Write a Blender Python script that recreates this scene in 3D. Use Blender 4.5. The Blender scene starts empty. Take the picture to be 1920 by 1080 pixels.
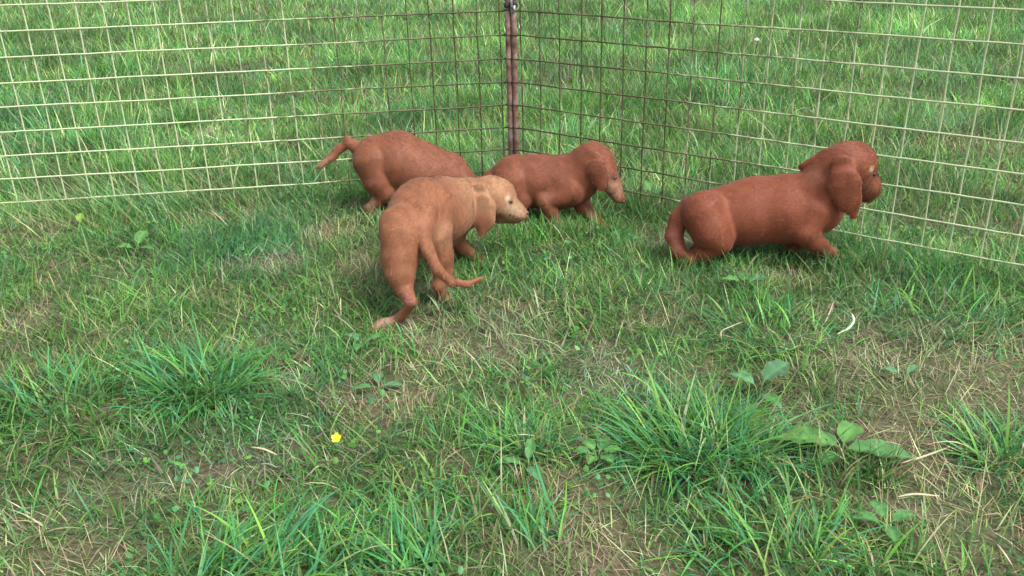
import bpy, math
import numpy as np
from mathutils import Vector, Matrix
from mathutils.bvhtree import BVHTree

rng = np.random.default_rng(11)
scene = bpy.context.scene
COL = scene.collection

# ------------------------------------------------------------------ camera, sky, sun, exposure
FPX, PITCH, ROLL, EYE = 1700.7, 0.41552, 0.0254, 1.0
cp, sp = math.cos(PITCH), math.sin(PITCH)
FW = np.array([0, cp, -sp]); UP0 = np.array([0, sp, cp]); RT0 = np.array([1., 0, 0])
cr, sr = math.cos(ROLL), math.sin(ROLL)
RT = cr * RT0 - sr * UP0
UP = sr * RT0 + cr * UP0
CAM = np.array([0, 0, EYE])
cam_data = bpy.data.cameras.new('camera')
cam = bpy.data.objects.new('camera', cam_data)
COL.objects.link(cam)
cam.matrix_world = Matrix([[RT[0], UP[0], -FW[0], 0], [RT[1], UP[1], -FW[1], 0], [RT[2], UP[2], -FW[2], EYE], [0, 0, 0, 1]])
cam_data.sensor_width = 36
cam_data.lens = 36 * FPX / 1920
cam_data.clip_start = 0.02
cam_data.clip_end = 1000
scene.camera = cam

SUN_EL, SUN_AZ = math.radians(55), math.radians(125)     # azimuth from +Y towards +X
world = bpy.data.worlds.new('World'); scene.world = world
world.use_nodes = True
wn = world.node_tree; wn.nodes.clear()
sky = wn.nodes.new('ShaderNodeTexSky'); sky.sky_type = 'NISHITA'; sky.sun_disc = False
sky.sun_elevation = SUN_EL; sky.sun_rotation = SUN_AZ; sky.air_density = 1.0; sky.dust_density = 4.0; sky.ozone_density = 1.0
hs = wn.nodes.new('ShaderNodeHueSaturation'); hs.inputs['Saturation'].default_value = 0.15
bg = wn.nodes.new('ShaderNodeBackground'); bg.inputs['Strength'].default_value = 0.13
wo = wn.nodes.new('ShaderNodeOutputWorld')
wn.links.new(sky.outputs[0], hs.inputs['Color']); wn.links.new(hs.outputs[0], bg.inputs[0]); wn.links.new(bg.outputs[0], wo.inputs[0])
sd = bpy.data.lights.new('sun', 'SUN'); sd.energy = 1.5; sd.angle = math.radians(20); sd.color = (1.0, 0.95, 0.86)
sun = bpy.data.objects.new('sun', sd); COL.objects.link(sun)
sv = Vector((math.sin(SUN_AZ) * math.cos(SUN_EL), math.cos(SUN_AZ) * math.cos(SUN_EL), math.sin(SUN_EL)))
sun.rotation_euler = sv.to_track_quat('Z', 'Y').to_euler(); sun.location = sv * 10
vs = scene.view_settings
vs.view_transform = 'Standard'; vs.look = 'None'; vs.gamma = 1; vs.use_curve_mapping = False
vs.exposure = 1.5

# ------------------------------------------------------------------ helpers
def ray(px, py):
    a, b = (px - 960) / FPX, (540 - py) / FPX
    return FW + a * RT + b * UP

def at(px, py, Y):
    d = ray(px, py); return CAM + d * (Y / d[1])

def on_ground(px, py):
    d = ray(px, py); return CAM + d * (EYE / -d[2])

def mpp(P):                                    # metres per photo pixel at P
    return float((np.asarray(P) - CAM) @ FW) / FPX

def vnoise(x, y, scale, seed):
    r = np.random.default_rng(seed); T = r.random((64, 64))
    u = x / scale; v = y / scale
    i = np.floor(u).astype(int); j = np.floor(v).astype(int)
    fu = u - i; fv = v - j; fu = fu * fu * (3 - 2 * fu); fv = fv * fv * (3 - 2 * fv)
    g = lambda a, b: T[a % 64, b % 64]
    return (g(i, j) * (1 - fu) + g(i + 1, j) * fu) * (1 - fv) + (g(i, j + 1) * (1 - fu) + g(i + 1, j + 1) * fu) * fv

def height(x, y):
    return (vnoise(x, y, .45, 1) - .5) * .035 + (vnoise(x, y, .12, 2) - .5) * .014

def link(o, parent=None):
    COL.objects.link(o)
    if parent: o.parent = parent
    return o

def mesh_np(name, V, F, mat, parent=None, colors=None, smooth=True, nside=None):
    """V (n,3); F list of int arrays of shape (m,3) or (m,4)"""
    me = bpy.data.meshes.new(name)
    Fs = [f for f in (F if isinstance(F, list) else [F]) if len(f)]
    loops = np.concatenate([f.ravel() for f in Fs]).astype(np.int32)
    tot = np.concatenate([np.full(len(f), f.shape[1], np.int32) for f in Fs])
    start = np.concatenate([[0], np.cumsum(tot)[:-1]]).astype(np.int32)
    me.vertices.add(len(V)); me.vertices.foreach_set('co', np.asarray(V, np.float32).ravel())
    me.loops.add(len(loops)); me.loops.foreach_set('vertex_index', loops)
    me.polygons.add(len(tot)); me.polygons.foreach_set('loop_start', start); me.polygons.foreach_set('loop_total', tot)
    if smooth: me.polygons.foreach_set('use_smooth', np.ones(len(tot), bool))
    me.update(calc_edges=True)
    if colors is not None:
        ca = me.color_attributes.new('tint', 'FLOAT_COLOR', 'POINT')
        c4 = np.ones((len(V), 4), np.float32); c4[:, :3] = colors
        ca.data.foreach_set('color', c4.ravel())
    if mat: me.materials.append(mat)
    return link(bpy.data.objects.new(name, me), parent)

def thing(name, label, cat, loc, group=None):
    o = bpy.data.objects.new(name, None); o.empty_display_size = .05; o.location = loc
    COL.objects.link(o); o['label'] = label; o['category'] = cat
    if group: o['group'] = group
    return o

def local(o, P): return np.asarray(P) - np.array(o.location)

def tube(pts, rad, n=8, cap=True):
    pts = np.asarray(pts, float); m = len(pts); rad = np.broadcast_to(rad, m)
    T = np.gradient(pts, axis=0); T /= np.linalg.norm(T, axis=1)[:, None] + 1e-12
    ref = np.array([0, 0, 1.]) if abs(T[0, 2]) < .8 else np.array([1., 0, 0])
    V = []
    for i in range(m):
        u = np.cross(T[i], ref); u /= np.linalg.norm(u); w = np.cross(T[i], u)
        a = np.linspace(0, 2 * np.pi, n, endpoint=False)
        V.append(pts[i] + rad[i] * (np.cos(a)[:, None] * u + np.sin(a)[:, None] * w))
    V = np.concatenate(V); k = np.arange(n); k2 = (k + 1) % n
    Q = np.concatenate([np.stack([i * n + k, i * n + k2, (i + 1) * n + k2, (i + 1) * n + k], 1) for i in range(m - 1)])
    F = [Q]
    if cap:
        V = np.vstack([V, pts[0], pts[-1]]); c0, c1 = m * n, m * n + 1
        F.append(np.stack([k2, k, np.full(n, c0)], 1)); F.append(np.stack([(m - 1) * n + k, (m - 1) * n + k2, np.full(n, c1)], 1))
    return V, F

def join(parts):
    Vs, Fq, Ft, off = [], [], [], 0
    for V, F in parts:
        Vs.append(V)
        for f in F: (Fq if f.shape[1] == 4 else Ft).append(f + off)
        off += len(V)
    out = []
    if Fq: out.append(np.concatenate(Fq))
    if Ft: out.append(np.concatenate(Ft))
    return np.concatenate(Vs), out

def spline(P, n):
    P = np.asarray(P, float); m = len(P)
    ext = np.vstack([2 * P[0] - P[1], P, 2 * P[-1] - P[-2]])
    out = []
    for t in np.linspace(0, m - 1 - 1e-6, n):
        i = int(t); f = t - i; a, b, c, d = ext[i:i + 4]
        out.append(.5 * ((2 * b) + (c - a) * f + (2 * a - 5 * b + 4 * c - d) * f * f + (3 * b - a - 3 * c + d) * f ** 3))
    return np.array(out)

# ------------------------------------------------------------------ materials
def mat_base(name):
    m = bpy.data.materials.new(name); m.use_nodes = True
    nt = m.node_tree; nt.nodes.clear()
    out = nt.nodes.new('ShaderNodeOutputMaterial'); return m, nt, out

def leaf_mat(name, rough=.55, trans=.35, spec=.35):
    m, nt, out = mat_base(name)
    a = nt.nodes.new('ShaderNodeAttribute'); a.attribute_name = 'tint'
    p = nt.nodes.new('ShaderNodeBsdfPrincipled'); p.inputs['Roughness'].default_value = rough
    p.inputs['Specular IOR Level'].default_value = spec
    t = nt.nodes.new('ShaderNodeBsdfTranslucent')
    mx = nt.nodes.new('ShaderNodeMixShader'); mx.inputs[0].default_value = trans
    nt.links.new(a.outputs['Color'], p.inputs['Base Color']); nt.links.new(a.outputs['Color'], t.inputs['Color'])
    nt.links.new(p.outputs[0], mx.inputs[1]); nt.links.new(t.outputs[0], mx.inputs[2]); nt.links.new(mx.outputs[0], out.inputs[0])
    return m

M_GRASS = leaf_mat('grass_blade', .5, .38, .3)
M_STRAW = leaf_mat('dry_straw', .6, .2, .3)
M_LEAF = leaf_mat('broad_leaf', .5, .25, .4)

def noise_mat(name, c1, c2, scale, rough=.8, metal=0., bump=.3, detail=6, c3=None, lo=.35, hi=.65, sheen=0., spec=.4):
    m, nt, out = mat_base(name)
    tc = nt.nodes.new('ShaderNodeTexCoord')
    n = nt.nodes.new('ShaderNodeTexNoise'); n.inputs['Scale'].default_value = scale; n.inputs['Detail'].default_value = detail
    r = nt.nodes.new('ShaderNodeValToRGB'); r.color_ramp.elements[0].position = lo; r.color_ramp.elements[1].position = hi
    r.color_ramp.elements[0].color = (*c1, 1); r.color_ramp.elements[1].color = (*c2, 1)
    if c3:
        e = r.color_ramp.elements.new((lo + hi) / 2); e.color = (*c3, 1)
    p = nt.nodes.new('ShaderNodeBsdfPrincipled'); p.inputs['Roughness'].default_value = rough; p.inputs['Metallic'].default_value = metal
    p.inputs['Specular IOR Level'].default_value = spec
    b = nt.nodes.new('ShaderNodeBump'); b.inputs['Strength'].default_value = bump; b.inputs['Distance'].default_value = .002
    nt.links.new(tc.outputs['Object'], n.inputs['Vector']); nt.links.new(n.outputs['Fac'], r.inputs[0]); nt.links.new(r.outputs[0], p.inputs['Base Color'])
    nt.links.new(n.outputs['Fac'], b.inputs['Height']); nt.links.new(b.outputs[0], p.inputs['Normal']); nt.links.new(p.outputs[0], out.inputs[0])
    return m

M_RUST = noise_mat('rusty_tube', (.06, .028, .02), (.30, .22, .19), 26, .8, .1, .6, c3=(.20, .115, .09), lo=.33)
M_CLIP = noise_mat('black_plastic', (.012, .012, .014), (.03, .03, .032), 60, .5, 0, .1)
M_ROD = noise_mat('grey_steel', (.22, .21, .22), (.5, .49, .5), 80, .45, .6, .2)

def wire_mat():
    m, nt, out = mat_base('weathered_wire')
    a = nt.nodes.new('ShaderNodeAttribute'); a.attribute_name = 'tint'
    tc = nt.nodes.new('ShaderNodeTexCoord')
    n = nt.nodes.new('ShaderNodeTexNoise'); n.inputs['Scale'].default_value = 16; n.inputs['Detail'].default_value = 7; n.inputs['Roughness'].default_value = .7
    sep = nt.nodes.new('ShaderNodeSeparateColor')
    add = nt.nodes.new('ShaderNodeMath'); add.operation = 'ADD'
    ramp = nt.nodes.new('ShaderNodeValToRGB'); e = ramp.color_ramp.elements
    e[0].position = .62; e[0].color = (.40, .45, .28, 1); e[1].position = .96; e[1].color = (.050, .040, .018, 1)
    k = ramp.color_ramp.elements.new(.78); k.color = (.12, .11, .055, 1)
    p = nt.nodes.new('ShaderNodeBsdfPrincipled'); p.inputs['Roughness'].default_value = .5; p.inputs['Metallic'].default_value = .15
    nt.links.new(tc.outputs['Object'], n.inputs['Vector'])
    nt.links.new(a.outputs['Color'], sep.inputs[0]); nt.links.new(sep.outputs[0], add.inputs[0]); nt.links.new(n.outputs['Fac'], add.inputs[1])
    nt.links.new(add.outputs[0], ramp.inputs[0]); nt.links.new(ramp.outputs[0], p.inputs['Base Color']); nt.links.new(p.outputs[0], out.inputs[0])
    return m
M_WIRE = wire_mat()

def ground_mat():
    m, nt, out = mat_base('soil_and_thatch')
    tc = nt.nodes.new('ShaderNodeTexCoord')
    def N(s, d=6):
        n = nt.nodes.new('ShaderNodeTexNoise'); n.inputs['Scale'].default_value = s; n.inputs['Detail'].default_value = d
        nt.links.new(tc.outputs['Object'], n.inputs['Vector']); return n
    n1, n2 = N(5), N(120, 4)
    r1 = nt.nodes.new('ShaderNodeValToRGB'); e = r1.color_ramp.elements
    e[0].position = .38; e[0].color = (.03, .05, .012, 1); e[1].position = .62; e[1].color = (.075, .062, .034, 1)
    r2 = nt.nodes.new('ShaderNodeValToRGB'); e = r2.color_ramp.elements
    e[0].position = .3; e[0].color = (.45, .45, .45, 1); e[1].position = .75; e[1].color = (1.5, 1.5, 1.4, 1)
    mul = nt.nodes.new('ShaderNodeMix'); mul.data_type = 'RGBA'; mul.blend_type = 'MULTIPLY'; mul.inputs[0].default_value = 1
    nt.links.new(n1.outputs['Fac'], r1.inputs[0]); nt.links.new(n2.outputs['Fac'], r2.inputs[0])
    nt.links.new(r1.outputs[0], mul.inputs[6]); nt.links.new(r2.outputs[0], mul.inputs[7])
    p = nt.nodes.new('ShaderNodeBsdfPrincipled'); p.inputs['Roughness'].default_value = .95
    b = nt.nodes.new('ShaderNodeBump'); b.inputs['Distance'].default_value = .006; b.inputs['Strength'].default_value = .8
    nt.links.new(n2.outputs['Fac'], b.inputs['Height']); nt.links.new(b.outputs[0], p.inputs['Normal'])
    nt.links.new(mul.outputs[2], p.inputs['Base Color']); nt.links.new(p.outputs[0], out.inputs[0])
    return m

# ------------------------------------------------------------------ ground sheet
def graded(lo, mid0, mid1, hi, step, nfar):
    a = np.arange(mid0, mid1, step)
    return np.concatenate([mid0 - np.geomspace(step, mid0 - lo, nfar)[::-1], a, mid1 + np.geomspace(step, hi - mid1, nfar)])
gx = graded(-150, -3.2, 3.2, 150, .035, 22); gy = graded(-60, .6, 5.5, 250, .035, 24)
GX, GY = np.meshgrid(gx, gy, indexing='ij')
GZ = height(GX, GY); nx, ny = GX.shape
V = np.stack([GX, GY, GZ], -1).reshape(-1, 3)
I = (np.arange(nx - 1)[:, None] * ny + np.arange(ny - 1)[None]).ravel()
F = np.stack([I, I + ny, I + ny + 1, I + 1], 1)
g = mesh_np('ground', V, F, ground_mat()); g['kind'] = 'structure'
g['label'] = 'bare soil and thatch under the grass'

# ------------------------------------------------------------------ fence geometry constants
POST = np.array([.0203, 3.2059]); Z8, SP = .055, .0804
AL, AR = .1321, .6451
DL = np.array([-math.cos(AL), -math.sin(AL)]); DR = np.array([math.cos(AR), -math.sin(AR)])
NL = np.array([DL[1], -DL[0]]);  NL = NL if NL[1] > 0 else -NL
NR = np.array([DR[1], -DR[0]]);  NR = NR if NR[1] > 0 else -NR
def beyond(x, y):                               # >0 metres beyond the fence line
    q = np.stack([x - POST[0], y - POST[1]], -1)
    return np.where(x < POST[0], q @ NL, q @ NR)

# ------------------------------------------------------------------ puppies: blended implicit bodies
def smin(a, b, k):
    h = np.clip(.5 + .5 * (b - a) / k, 0, 1)
    return b * (1 - h) + a * h - k * h * (1 - h)

class Body:
    def __init__(s): s.pr = []
    def cap(s, a, b, ra, rb, k=.02): s.pr.append(('c', np.asarray(a, float), np.asarray(b, float), ra, rb, k, None, 1)); return s
    def flat(s, a, b, ra, rb, nrm, squash, k=.008): s.pr.append(('f', np.asarray(a, float), np.asarray(b, float), ra, rb, k, np.asarray(nrm, float) / np.linalg.norm(nrm), squash)); return s
    def chain(s, pts, rs, k=.015):
        for i in range(len(pts) - 1): s.cap(pts[i], pts[i + 1], rs[i], rs[i + 1], k)
        return s
    def cut(s, a, b, ra, rb, k=.01): s.pr.append(('x', np.asarray(a, float), np.asarray(b, float), ra, rb, k, None, 1)); return s
    def mesh(s, h=.0036):
        A = np.array([p[1] - p[3] for p in s.pr] + [p[2] - p[4] for p in s.pr]).min(0) - .03
        B = np.array([p[1] + p[3] for p in s.pr] + [p[2] + p[4] for p in s.pr]).max(0) + .03
        n = np.ceil((B - A) / h).astype(int) + 1
        ax = [A[i] + h * np.arange(n[i]) for i in range(3)]
        D = np.full(n, .08)
        for (t, a, b, ra, rb, k, nrm, sq) in s.pr:
            pad = max(ra, rb) + k + .035
            lo = np.minimum(a, b) - pad; hi = np.maximum(a, b) + pad
            i0 = np.clip(((lo - A) / h).astype(int), 0, n - 1); i1 = np.clip(((hi - A) / h).astype(int) + 2, 1, n)
            X = np.stack(np.meshgrid(*[ax[i][i0[i]:i1[i]] for i in range(3)], indexing='ij'), -1)
            ab = b - a; L2 = max(ab @ ab, 1e-9)
            q = X - a; tt = np.clip((q @ ab) / L2, 0, 1); q = q - tt[..., None] * ab
            if t == 'f':
                c = q @ nrm; q = q + c[..., None] * nrm * (sq - 1)
            d = np.sqrt((q ** 2).sum(-1)) - (ra + (rb - ra) * tt)
            if t == 'f': d = d / (1 + (sq - 1) * .35)
            sl = tuple(slice(i0[i], i1[i]) for i in range(3))
            D[sl] = -smin(-D[sl], d, k) if t == 'x' else smin(D[sl], d, k)
        # surface nets
        S = D < 0
        acc = np.zeros((*(n - 1), 3)); cnt = np.zeros(n - 1)
        G = np.stack(np.meshgrid(*[np.arange(m) for m in n], indexing='ij'), -1).astype(float)
        quads_src = []
        for axis in range(3):
            s0 = [slice(None)] * 3; s1 = [slice(None)] * 3; s0[axis] = slice(0, -1); s1[axis] = slice(1, None)
            a0, a1 = D[tuple(s0)], D[tuple(s1)]
            cr_ = S[tuple(s0)] != S[tuple(s1)]
            idx = np.argwhere(cr_)
            t = a0[cr_] / (a0[cr_] - a1[cr_])
            P = idx.astype(float); P[:, axis] += t
            o = [i for i in range(3) if i != axis]
            for du in (0, -1):
                for dv in (0, -1):
                    c = idx.copy(); c[:, o[0]] += du; c[:, o[1]] += dv
                    ok = (c >= 0).all(1) & (c < n - 1).all(1)
                    np.add.at(acc, tuple(c[ok].T), P[ok]); np.add.at(cnt, tuple(c[ok].T), 1)
            quads_src.append((idx, axis, o, S[tuple(s0)][cr_]))
        act = cnt > 0; vid = np.full(n - 1, -1); vid[act] = np.arange(act.sum())
        V = A + h * (acc[act] / cnt[act][:, None])
        Q = []
        for idx, axis, o, inside in quads_src:
            ok = (idx[:, o[0]] > 0) & (idx[:, o[1]] > 0) & (idx[:, o[0]] < n[o[0]] - 1) & (idx[:, o[1]] < n[o[1]] - 1)
            idx = idx[ok]; ins = inside[ok]; ids = []
            for du, dv in ((-1, -1), (0, -1), (0, 0), (-1, 0)):
                c = idx.copy(); c[:, o[0]] += du; c[:, o[1]] += dv; ids.append(vid[tuple(c.T)])
            q = np.stack(ids, 1)
            flip = ins if axis != 1 else ~ins
            q[~flip] = q[~flip][:, ::-1]
            Q.append(q)
        Q = np.concatenate(Q)
        # light smoothing
        e = np.concatenate([Q[:, [i, (i + 1) % 4]] for i in range(4)])
        for it in range(3):
            sm = np.zeros_like(V); c = np.zeros(len(V))
            np.add.at(sm, e[:, 0], V[e[:, 1]]); np.add.at(c, e[:, 0], 1); np.add.at(sm, e[:, 1], V[e[:, 0]]); np.add.at(c, e[:, 1], 1)
            V = V * .5 + .5 * sm / np.maximum(c, 1)[:, None]
        return V, Q

def skin_mat(name):
    m, nt, out = mat_base(name)
    a = nt.nodes.new('ShaderNodeAttribute'); a.attribute_name = 'tint'
    tc = nt.nodes.new('ShaderNodeTexCoord')
    n = nt.nodes.new('ShaderNodeTexNoise'); n.inputs['Scale'].default_value = 45; n.inputs['Detail'].default_value = 6
    r = nt.nodes.new('ShaderNodeValToRGB'); e = r.color_ramp.elements
    e[0].position = .3; e[0].color = (.9, .9, .9, 1); e[1].position = .7; e[1].color = (1.06, 1.06, 1.06, 1)
    mul = nt.nodes.new('ShaderNodeMix'); mul.data_type = 'RGBA'; mul.blend_type = 'MULTIPLY'; mul.inputs[0].default_value = 1
    p = nt.nodes.new('ShaderNodeBsdfPrincipled'); p.inputs['Roughness'].default_value = .58
    p.inputs['Sheen Weight'].default_value = .10; p.inputs['Sheen Roughness'].default_value = .45; p.inputs['Sheen Tint'].default_value = (1, .8, .7, 1)
    p.inputs['Specular IOR Level'].default_value = .2
    nt.links.new(tc.outputs['Object'], n.inputs['Vector']); nt.links.new(n.outputs['Fac'], r.inputs[0])
    nt.links.new(a.outputs['Color'], mul.inputs[6]); nt.links.new(r.outputs[0], mul.inputs[7]); nt.links.new(mul.outputs[2], p.inputs['Base Color'])
    nt.links.new(p.outputs[0], out.inputs[0])
    return m
M_SKIN = skin_mat('puppy_coat'); 
M_EYE = noise_mat('dark_eye', (.012, .006, .004), (.03, .015, .01), 200, .22, 0, 0, spec=.5)
M_NOSE = noise_mat('liver_nose', (.045, .02, .016), (.08, .04, .03), 300, .4, 0, .4)

BVHS = []
def puppy(label, B, base_col, patches, tail_dir, eyes, nose, center, hairs=90000, seed=0, hair_len=.0115):
    V, Q = B.mesh()
    r = np.random.default_rng(seed)
    bv = BVHTree.FromPolygons([tuple(v) for v in V], [tuple(int(i) for i in q) for q in Q])
    BVHS.append((bv, V.min(0), V.max(0)))
    col = np.tile(np.array(base_col), (len(V), 1))
    w = vnoise(V[:, 0] * 1.0 + V[:, 2], V[:, 1] + V[:, 2] * .7, .05, seed + 5) - .5
    col *= (1 + .10 * w)[:, None]
    def hit(px, py):
        d = ray(px, py); h = bv.ray_cast(Vector(CAM), Vector(d).normalized())
        return h
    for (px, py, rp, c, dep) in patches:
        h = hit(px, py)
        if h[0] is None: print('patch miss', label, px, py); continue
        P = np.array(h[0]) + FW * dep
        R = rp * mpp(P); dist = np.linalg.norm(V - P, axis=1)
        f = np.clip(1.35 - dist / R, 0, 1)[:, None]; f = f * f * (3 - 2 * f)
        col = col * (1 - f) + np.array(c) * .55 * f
    root = thing('puppy', label, 'puppy', (center[0], center[1], 0), 'red puppies in the wire pen')
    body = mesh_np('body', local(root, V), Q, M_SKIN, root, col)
    eye_pts = [(np.array(hit(a, b)[0]), rr) for a, b, rr in eyes if hit(a, b)[0] is not None] + ([(np.asarray(nose[0]), nose[1])] if nose else [])
    # short coat
    P0, P1, P2, P3 = (V[Q[:, i]] for i in range(4))
    nr = np.cross(P2 - P0, P3 - P1); ar = np.linalg.norm(nr, axis=1); nr /= ar[:, None] + 1e-12
    f = r.choice(len(Q), hairs, p=ar / ar.sum()); u, v = r.random((2, hairs, 1))
    P = P0[f] * (1 - u) * (1 - v) + P1[f] * u * (1 - v) + P2[f] * u * v + P3[f] * (1 - u) * v
    N = nr[f]
    ok = np.ones(hairs, bool)
    for q, rr in eye_pts: ok &= np.linalg.norm(P - q, axis=1) > rr * 1.35
    P, N, f = P[ok], N[ok], f[ok]; hairs = len(f)
    sw = np.stack([vnoise(P[:, 0], P[:, 2], .03, 7) - .5, vnoise(P[:, 1], P[:, 0], .03, 8) - .5, vnoise(P[:, 2], P[:, 0], .03, 9) - .5], 1)
    fl = np.asarray(tail_dir, float)[None] + np.array([0, 0, -.75]) + r.normal(0, .18, (hairs, 3)) + sw * 1.3
    T = fl - (fl * N).sum(1)[:, None] * N; T /= np.linalg.norm(T, axis=1)[:, None] + 1e-9
    D = T * .98 + N * .18 + r.normal(0, .05, (hairs, 3)); L = hair_len * r.uniform(.5, 1.15, (hairs, 1))
    S = np.cross(T, N); ph = r.normal(0, .3, (hairs, 1)); S = np.cos(ph) * S + np.sin(ph) * N; W = .00062 * r.uniform(.7, 1.3, (hairs, 1))
    tip = P + D * L - N * L * .06
    HV = np.stack([P - S * W - N * .0006, P + S * W - N * .0006, tip], 1).reshape(-1, 3)
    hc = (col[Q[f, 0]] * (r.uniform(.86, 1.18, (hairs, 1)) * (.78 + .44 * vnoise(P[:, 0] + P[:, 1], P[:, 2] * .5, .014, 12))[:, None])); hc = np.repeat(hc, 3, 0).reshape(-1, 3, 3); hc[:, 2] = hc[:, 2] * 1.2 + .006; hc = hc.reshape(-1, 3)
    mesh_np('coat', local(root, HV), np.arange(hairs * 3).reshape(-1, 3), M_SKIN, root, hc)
    for (px, py, rr) in eyes:
        h = hit(px, py)
        if h[0] is None: print('eye miss', label); continue
        P = np.array(h[0]) + FW * rr * .55
        uvs = sphere(P, (rr, rr, rr)); mesh_np('eye', local(root, uvs[0]), uvs[1], M_EYE, root)
    if nose:
        P, rr = nose
        uvs = sphere(np.asarray(P), (rr, rr * .9, rr * .75)); mesh_np('nose', local(root, uvs[0]), uvs[1], M_NOSE, root)
    return root

def sphere(c, r3, nu=14, nv=9):
    th = np.linspace(0, np.pi, nv)[1:-1]; ph = np.linspace(0, 2 * np.pi, nu, endpoint=False)
    V = [(np.sin(t) * np.cos(p), np.sin(t) * np.sin(p), np.cos(t)) for t in th for p in ph] + [(0, 0, 1), (0, 0, -1)]
    V = np.array(V) * np.array(r3) + c; m = nv - 2; k = np.arange(nu); k2 = (k + 1) % nu
    Q = np.concatenate([np.stack([i * nu + k, (i + 1) * nu + k, (i + 1) * nu + k2, i * nu + k2], 1) for i in range(m - 1)])
    T = np.concatenate([np.stack([k, k2, np.full(nu, m * nu)], 1), np.stack([(m - 1) * nu + k2, (m - 1) * nu + k, np.full(nu, m * nu + 1)], 1)])
    return V, [Q, T]

def J(px, py, Y, rp):                           # joint and its radius in metres, radius measured in photo pixels
    P = at(px, py, Y); return P, rp * mpp(P)
def CH(B, js, k=.018):
    js = [J(*j) for j in js]; B.chain([j[0] for j in js], [j[1] for j in js], k)
def FL(B, j0, j1, nrm, sq, k=.006):
    a, ra = J(*j0); b, rb = J(*j1); B.flat(a, b, ra, rb, nrm, sq, k)
def toes(B, px, py, Y, rp, dx, k=.004):
    for i in (-1.2, -.4, .4, 1.2):
        P, r_ = J(px, py, Y, rp); Z = np.array([dx * .008, i * r_ * .9, -r_ * .25]); B.cap(P + Z, P + Z + np.array([dx * .012, -.004, -.002]), r_ * .6, r_ * .5, k)

# right puppy, crouching, head turned away
Y = 2.42; YH = 2.375; B = Body()
CH(B, [(1338, 413, Y, 51), (1400, 400, Y, 56), (1475, 394, Y - .015, 59), (1530, 388, Y - .03, 50)], .03)
CH(B, [(1345, 392, Y, 36), (1420, 376, Y, 38), (1500, 366, Y - .02, 38)], .03)
CH(B, [(1528, 382, Y - .03, 48), (1555, 350, YH, 40), (1582, 322, YH, 38)], .025)
CH(B, [(1588, 308, YH, 43), (1600, 308, YH, 43)], .015)
CH(B, [(1612, 330, YH - .005, 30), (1628, 346, YH, 22), (1635, 356, YH + .002, 16.5)], .009)
CH(B, [(1612, 350, YH, 20), (1627, 367, YH, 13)], .009)
FL(B, (1578, 308, YH - .054, 20), (1584, 345, YH - .072, 29), (.2, 1, .05), 3.8, .008)
FL(B, (1584, 345, YH - .072, 29), (1592, 375, YH - .077, 22), (.2, 1, .05), 3.8, .008)
FL(B, (1592, 375, YH - .077, 22), (1602, 405, YH - .080, 8), (.2, 1, .05), 3.8, .008)
CH(B, [(1522, 352, YH + .01, 32), (1562, 318, YH + .01, 38)], .02)
FL(B, (1550, 286, YH + .020, 12), (1506, 312, YH + .030, 9), (.1, 1, .9), 1.8, .006)
# hind legs folded under
CH(B, [(1320, 400, Y - .040, 42), (1336, 436, Y - .068, 36), (1352, 452, Y - .080, 23)], .016)
CH(B, [(1350, 456, Y - .085, 21), (1318, 474, Y - .07, 17), (1290, 488, Y - .045, 13), (1332, 499, Y - .05, 11)], .007)
CH(B, [(1322, 410, Y + .05, 40), (1345, 445, Y + .06, 30), (1310, 470, Y + .06, 14), (1345, 478, Y + .06, 10)], .014)
CH(B, [(1292, 386, Y, 18), (1272, 412, Y - .01, 17), (1264, 442, Y - .03, 16), (1272, 470, Y - .05, 14), (1296, 488, Y - .08, 10)], .007)
# forelegs
CH(B, [(1522, 396, Y - .065, 35), (1508, 434, Y - .085, 25), (1526, 452, Y - .085, 18), (1552, 472, Y - .05, 13.5), (1584, 499, Y - .025, 10.5)], .009)
CH(B, [(1520, 410, Y + .03, 32), (1492, 440, Y + .02, 20), (1490, 466, Y + .01, 13), (1500, 484, Y + .01, 10)], .010)
toes(B, 1587, 502, Y - .025, 9, 1)
pn = at(1648, 351, YH + .004)
CH(B, [(1516, 352, Y - .035, 20), (1528, 384, Y - .058, 22)], .02)
puppy('dark red puppy crouching alone against the right hand fence panel with its head turned away', B, (.145, .040, .0185),
      [(1635, 317, 7, (.58, .36, .22), 0), (1633, 350, 22, (.32, .11, .06), 0), (1560, 478, 20, (.33, .13, .08), 0), (1262, 450, 24, (.31, .10, .065), 0), (1525, 330, 20, (.30, .11, .06), 0), (1585, 275, 24, (.30, .10, .06), 0), (1639, 326, 7, (.1, .04, .02), 0), (1560, 330, 12, (.2, .05, .02), 0), (1628, 376, 5, (.14, .05, .03), 0), (1638, 371, 5, (.14, .05, .03), 0)],
      (-1, .05, 0), [(1639, 326, .0062)], (pn, .009), at(1450, 480, Y), seed=3)

# front puppy, seen from behind, heading away to the right
B = Body()
CH(B, [(772, 432, 2.18, 54), (790, 402, 2.25, 58), (822, 396, 2.34, 58), (862, 386, 2.43, 47)], .03)
CH(B, [(800, 380, 2.27, 44), (850, 368, 2.40, 34)], .03)
CH(B, [(858, 380, 2.43, 42), (892, 375, 2.45, 38), (922, 370, 2.45, 36)], .025)
CH(B, [(922, 367, 2.45, 38), (932, 368, 2.45, 36)], .012)
CH(B, [(944, 383, 2.44, 27), (962, 394, 2.43, 20), (975, 400, 2.425, 14.5)], .010)
CH(B, [(940, 402, 2.44, 17), (966, 409, 2.43, 10)], .008)
FL(B, (900, 360, 2.388, 17), (904, 388, 2.366, 25), (.1, 1, -.05), 3.8, .010)
FL(B, (904, 388, 2.366, 25), (907, 412, 2.360, 20), (.1, 1, -.05), 3.8, .008)
FL(B, (907, 412, 2.360, 20), (904, 438, 2.360, 7), (.1, 1, -.05), 3.8, .008)
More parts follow.
